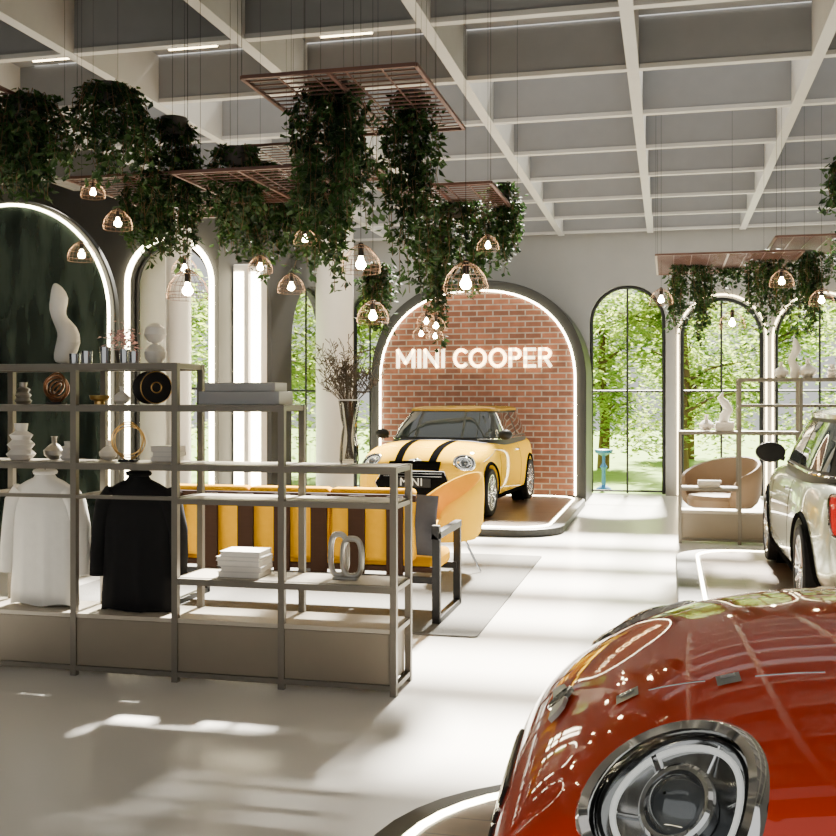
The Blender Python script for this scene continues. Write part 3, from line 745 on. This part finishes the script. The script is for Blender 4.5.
    gt = BVHTree.FromPolygons([v.co.copy() for v in gme.vertices], [tuple(p.vertices) for p in gme.polygons])
    patch('windshield', lambda u, v: (2.5, (u*2-1)*(.68-.13*v), .99+.34*v), (-1, 0, 0), 16, 8, m_carglass, .006, gt)
    patch('rear_window', lambda u, v: (-2.5, (u*2-1)*(.66-.10*v), 1.04+.26*v), (1, 0, 0), 14, 6, m_carglass, .006, gt)
    for s_ in (1, -1):
        patch('side_window', lambda u, v: ((.60-.30*v)*(1-u)+(-.62)*u, 2*s_, .995+.32*v), (0, -s_, 0), 10, 6, m_carglass, .006, gt)
        patch('side_window', lambda u, v: (-.68*(1-u)+(-1.58+.10*v)*u, 2*s_, .995+.32*v), (0, -s_, 0), 8, 6, m_carglass, .006, gt)
        ptube('belt_trim', [(.74-2.5*i/40, 2*s_, .965) for i in range(41)], (0, -s_, 0), .010, m_chrome, tree=gt, off=.004)
    RF = [(1.345, .335, -1.70, .64), (1.375, .325, -1.71, .642), (1.395, .27, -1.68, .61), (1.412, .12, -1.55, .50), (1.42, -.15, -1.25, .32)]
    ob('roof', MB().loft([ring(*g) for g in RF]), roofm, E, smooth=True)
    # headlights
    for c, ax, e1, e2, s_ in HL:
        hl = sub('headlight', E); n = 48
        def rp(f, h=0):
            out = []
            for k in range(n):
                a = 2*pi*k/n; o = c+(e1*RA*cos(a)+e2*RB*sin(a))*f
                q, _ = hit(o+ax*.5, -ax); out.append(q if q is not None else o)
            return out
        R1 = rp(1.0); hs = [(p-c).dot(ax) for p in R1]
        def lr(f, hh, k0): return [c+(e1*RA*cos(2*pi*k/n)+e2*RB*sin(2*pi*k/n))*f+ax*(hs[k]*k0+hh) for k in range(n)]
        bz = MB(); bz.loft([[p-ax*.01 for p in rp(1.18)], [p+ax*.006 for p in rp(1.16)], [p+ax*.014 for p in rp(1.08)], [p+ax*.008 for p in lr(.97, 0, 1)], lr(.95, -.02, 1)], cap=False)
        ob('bezel', bz, m_chrome, hl, smooth=True)
        bw = MB(); bw.loft([lr(.985, .0, 1), lr(.90, -.03, .7), lr(.80, -.055, .3), lr(.5, -.085, 0), lr(.02, -.09, 0)], cap=False)
        ob('reflector', bw, m_dchrome, hl, smooth=True)
        ob('inner_rim', MB().tube(lr(.90, -.012, .85), .004, 8, closed=True), m_trim, hl, smooth=True)
        ob('daylight_ring', MB().tube(lr(.78, -.028, .7), .006, 8, closed=True), m_drl, hl, smooth=True)
        for k in range(0, n, 8):
            a = lr(.86, -.04, .5)[k]; b2 = lr(.52, -.075, 0)[k]; ob('reflector_rib', MB().tube([a, b2], .0025, 5), m_chrome, hl)
        pj = MB(); pj.loft([lr(f, hh, 0) for f, hh in ((.38, -.085), (.38, -.05), (.36, -.038), (.27, -.018), (.15, -.006), (.02, -.002))], cap=False)
        ob('projector_lens', pj, m_proj, hl, smooth=True)
        ob('projector_ring', MB().tube(lr(.42, -.042, 0), .010, 8, closed=True), m_chrome, hl, smooth=True)
        for kk in (0, 24): ob('divider_bar', MB().tube([lr(.78, -.035, .6)[kk], lr(.46, -.045, 0)[kk]], .010, 6), m_chrome, hl)
        ln = MB(); ln.loft([lr(f, .004+.022*(1-f*f), f*f) for f in (.985, .9, .75, .55, .3, .02)], cap=False)
        ob('lens', ln, m_clear, hl, smooth=True)
    # grille
    gr = sub('grille', E)
    gw = -.14 if crown == 1. else .06
    patch('grille_mesh', lambda u, v: (3, (u*2-1)*(.42+gw-.08*abs(v*2-1)), .31+.30*v), (-1, 0, 0), 24, 10, m_stripe, .006, par=gr)
    outl = []
    cs = [(-.34-gw, .31), (-.43-gw, .46), (-.34-gw, .61), (.34+gw, .61), (.43+gw, .46), (.34+gw, .31)]
    for i in range(60):
        t = i/60*6; k = int(t); f = t-k; p = cs[k]; q = cs[(k+1) % 6]; outl.append((3, p[0]+(q[0]-p[0])*f, p[1]+(q[1]-p[1])*f))
    ptube('grille_surround', outl, (-1, 0, 0), .008, m_chrome if stripes else m_trim, True, .001, par=gr)
    for z in (.545, .58): ptube('grille_bar', [(3, (-.34+.68*i/20)*(1+gw*2), z) for i in range(21)], (-1, 0, 0), .005, m_dchrome, off=.004, par=gr)
    patch('lower_intake', lambda u, v: (3, (u*2-1)*(.40+gw), .24+.045*v), (-1, 0, 0), 20, 3, m_stripe, .006)
    for s_ in (1, -1):
        a, nn = hit((3, .54*s_, .36), (-1, 0, 0))
        if a is not None:
            o = ob('fog_lamp', MB().lathe([(0, .010), (.03, .008), (.038, .005), (.044, .008), (.048, 0), (0, 0)], 20), m_chrome, E, smooth=True)
            o.rotation_mode = 'QUATERNION'; o.location = a; o.rotation_quaternion = nn.to_track_quat('Z', 'Y')
    # emblem
    a, nn = hit((1.77, .06 if crown == 1. else 0, 2), (0, 0, -1))
    if a is not None:
        em = sub('emblem', E); em.rotation_mode = 'QUATERNION'; em.location = a+nn*.005
        if crown == 1.: em.scale = (1.35,)*3
        zz = nn.normalized(); yy = Vector((0, 1, 0)); xx = yy.cross(zz).normalized(); yy = zz.cross(xx)
        em.rotation_quaternion = Matrix((xx, yy, zz)).transposed().to_quaternion()
        ob('roundel', MB().lathe([(0, .006), (.02, .006), (.022, .004), (.022, 0), (0, 0)], 24), m_trim, em, smooth=True)
        ob('ring', MB().tube([(.024*cos(t), .024*sin(t), .004) for t in [2*pi*i/24 for i in range(24)]], .005, 6, closed=True), m_chrome, em, smooth=True)
        for s_ in (1, -1):
            wg = MB()
            wg.prism([(-.014, s_*.026), (.016, s_*.026), (.020, s_*.084), (.004, s_*.078), (-.008, s_*.062)], .0, .008)
            ob('wing', wg, m_plate, em)
    # hood seams and stripes
    for s_ in (1, -1):
        ptube('hood_seam', [(1.44-.62*i/24, s_*3, .71+.125*(i/24)) for i in range(25)], (0, -s_, 0), .003, m_trim)
    if stripes:
        for s_ in (1, -1):
            patch('hood_stripe', lambda u, v: (1.84-.98*v, s_*(.17+.10*u+.05*v), 2), (0, 0, -1), 4, 24, m_stripe, .006)
        patch('hood_scoop', lambda u, v: (1.875-.09*v, (u*2-1)*.34, 2), (0, 0, -1), 12, 3, m_stripe, .012)
    for i in range(len(reflections)-1):  # ceiling-fixture reflections put in as hood patches and linking lines
        (ax_, ay_), (bx_, by_) = reflections[i], reflections[i+1]
        ptube('hood_reflection_line', [(ax_+(bx_-ax_)*(.22+.56*j/12), ay_+(by_-ay_)*(.22+.56*j/12), 2) for j in range(13)], (0, 0, -1), .0016, m_chrome, off=.001)
    for vx, vy in reflections:
        patch('hood_reflection', lambda u, v: (vx+.022-.044*v, vy-.024+.048*u, 2), (0, 0, -1), 3, 3, m_reflection, .003)
        patch('hood_reflection_core', lambda u, v: (vx+.014-.028*v, vy-.018+.016*u, 2), (0, 0, -1), 3, 3, m_dchrome, .005)
    patch('cowl', lambda u, v: (.93-.07*v-.10*abs(u*2-1)**2, (u*2-1)*.68, 2), (0, 0, -1), 14, 2, m_trim, .006)
    # side details
    for s_ in (1, -1):
        for x in (FX, RX):
            n = 28; P = [(x+.372*cos(pi*(i/n)*1.10-.16), 3*s_, WZ+.372*sin(pi*(i/n)*1.10-.16)) for i in range(n+1)]
            ptube('arch_trim', P, (0, -s_, 0), .026, m_stripe, off=-.004)
            ob('wheel_well', MB().lathe([(.10, .612*s_), (.343, .612*s_), (.343, .78*s_), (.33, .78*s_), (.33, .63*s_), (.1, .63*s_)], 32, (x, 0, WZ), 'Y', closed=True), m_stripe, E, smooth=True)
        ptube('sill_trim', [(.86-1.80*i/20, 3*s_, .225) for i in range(21)], (0, -s_, 0), .03, m_stripe, sx=1.3)
        dr = [(.62, .26), (.70, .5), (.66, .93), (.1, .93), (-.55, .93), (-.60, .6), (-.52, .26), (0, .25)]
        P = []
        for i in range(8):
            p = dr[i]; q = dr[(i+1) % 8]
            for j in range(5): P.append((p[0]+(q[0]-p[0])*j/5, 3*s_, p[1]+(q[1]-p[1])*j/5))
        ptube('door_seam', P, (0, -s_, 0), .0035, m_trim, True)
        a, nn = hit((-.42, 3*s_, .80), (0, -s_, 0))
        ob('door_handle', MB().tube([a+Vector((-.07, 0, 0)), a+Vector((-.05, .022*s_, 0)), a+Vector((.05, .022*s_, 0)), a+Vector((.07, 0, 0))], .010, 8), m_chrome, E, smooth=True)
        mr = sub('wing_mirror', E, (.55, (.86+.02*msc)*s_, 1.03)); mr.scale = (msc,)*3
        ob('mirror_arm', MB().tube([(0, -.12*s_, -.06), (0, .0, -.02)], .022, 8), m_trim, mr, smooth=True)
        ob('mirror_housing', MB().lathe([(0, -.08), (.06, -.065), (.10, -.015), (.105, .03), (.098, .045), (0, .047)], 24, axis='X').mesh('mh'), m_trim, mr, smooth=True).scale = (-1, 1.2, .85)
        def tl(i, f):
            a = 2*pi*i/28; return (-3, s_*(.665+.062*f*math.copysign(abs(cos(a))**.5, cos(a))), .735+.125*f*math.copysign(abs(sin(a))**.5, sin(a)))
        patch('tail_light', lambda u, v: (-3, s_*(.60+.12*u), .62+.23*v), (1, 0, 0), 6, 8, m_red, .008)
        ptube('tail_light_surround', [tl(i, 1.05) for i in range(28)], (1, 0, 0), .013, m_chrome, True, .006)
    patch('rear_bumper_insert', lambda u, v: (-3, (u*2-1)*.55, .27+.09*v), (1, 0, 0), 16, 3, m_trim, .006)
    # wheels
    w0 = sub('wheel', E, (FX, .765, WZ))
    ob('tyre', MB().lathe([(.222, -.085), (.25, -.097), (.285, -.098), (.303, -.085), (.306, -.04), (.306, .04), (.303, .085), (.285, .098), (.25, .097), (.222, .085)], 44, axis='Y', closed=True), m_tyre, w0, smooth=True)
    rm = MB(); rm.lathe([(.224, -.085), (.228, .075), (.232, .09), (.215, .092), (.205, .07), (.205, -.085)], 40, axis='Y', closed=True)
    for k in range(10):
        a = 2*pi*k/10+(.09 if k % 2 else -.09)
        d = Vector((cos(a), 0, sin(a))); rm.tube([d*.03+Vector((0, .065, 0)), d*.12+Vector((0, .075, 0)), d*.212+Vector((0, .080, 0))], [.018, .014, .016], 6)
    ob('rim', rm, m_rim, w0, smooth=True)
    ob('hub_cap', MB().lathe([(0, .095), (.03, .09), (.045, .075), (.05, .05), (0, .05)], 20, axis='Y'), m_chrome, w0, smooth=True)
    ob('brake_disc', MB().lathe([(0, .0), (.15, .0), (.15, .02), (0, .02)], 28, axis='Y'), m_dchrome, w0)
    for x, s_ in ((FX, -1), (RX, 1), (RX, -1)):
        w = w0.copy(); COL.objects.link(w); w.location = (x, .765*s_, WZ); w.rotation_euler = (0, 0, 0 if s_ > 0 else pi)
        for ch in w0.children:
            k = ch.copy(); COL.objects.link(k); k.parent = w
    if plate:
        pl = sub('number_plate', E, (1.950, 0, .47))
        ob('plate', MB().box(-.006, .006, -.25, .25, -.055, .055), m_trim, pl, bevel=.003)
        ob('plate_text', text_mesh(plate, .28, .002, .0), m_plate, pl, loc=(.008, 0, -.035), rot=(pi/2, 0, pi/2))
    return E
make_car('yellow compact hatchback with black bonnet stripes on the podium', (-2.97, 14.62, .102), -pi/2-radians(4), p_yellow, p_bronze, True, 2, 'MINI', (), .78, .72)
make_car('silver compact hatchback on the rounded podium', (1.74, 9.0, .122), pi/2, p_silver, p_silver, crown=.72)
hd = radians(-177)
hx, hy = cos(hd), sin(hd)
nose = Vector((-.395, 2.47))
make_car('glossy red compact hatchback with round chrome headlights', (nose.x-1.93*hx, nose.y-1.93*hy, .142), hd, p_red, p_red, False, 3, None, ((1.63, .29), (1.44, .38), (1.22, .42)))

# ------------------------------------------------------------------ light
w = bpy.data.worlds.new('sky'); SC.world = w; w.use_nodes = True
bg = w.node_tree.nodes['Background']; bg.inputs[0].default_value = (1., .985, .95, 1); bg.inputs[1].default_value = .92
sun = bpy.data.lights.new('sun', 'SUN'); sun.energy = 88; sun.angle = radians(4); sun.color = (1, .925, .79)
so = bpy.data.objects.new('sun', sun); COL.objects.link(so)
d = Vector((-.01, -1, -.93)).normalized(); so.rotation_euler = d.to_track_quat('-Z', 'Y').to_euler(); so.location = (0, 25, 20)
def area(name, loc, tgt, sx, sy, p, col=(1, .96, .9)):
    l = bpy.data.lights.new(name, 'AREA'); l.shape = 'RECTANGLE'; l.size = sx; l.size_y = sy; l.energy = p; l.color = col
    o = bpy.data.objects.new(name, l); COL.objects.link(o); o.location = loc
    o.rotation_euler = (Vector(tgt)-Vector(loc)).to_track_quat('-Z', 'Y').to_euler()
area('fill_softlight', (-1, 1.0, 4.3), (-1, 4.5, 0), 5, 1.0, 8)  # soft ambient fill added under the ceiling, no fixture there

# ------------------------------------------------------------------ camera
cam = bpy.data.cameras.new('camera'); co = bpy.data.objects.new('camera', cam); COL.objects.link(co)
co.location = (0, 0, 1.6); co.rotation_euler = (pi/2, 0, radians(13.4)); cam.lens = 45.2; cam.sensor_width = 36; cam.shift_y = -.0215; cam.clip_start = .05
SC.camera = co
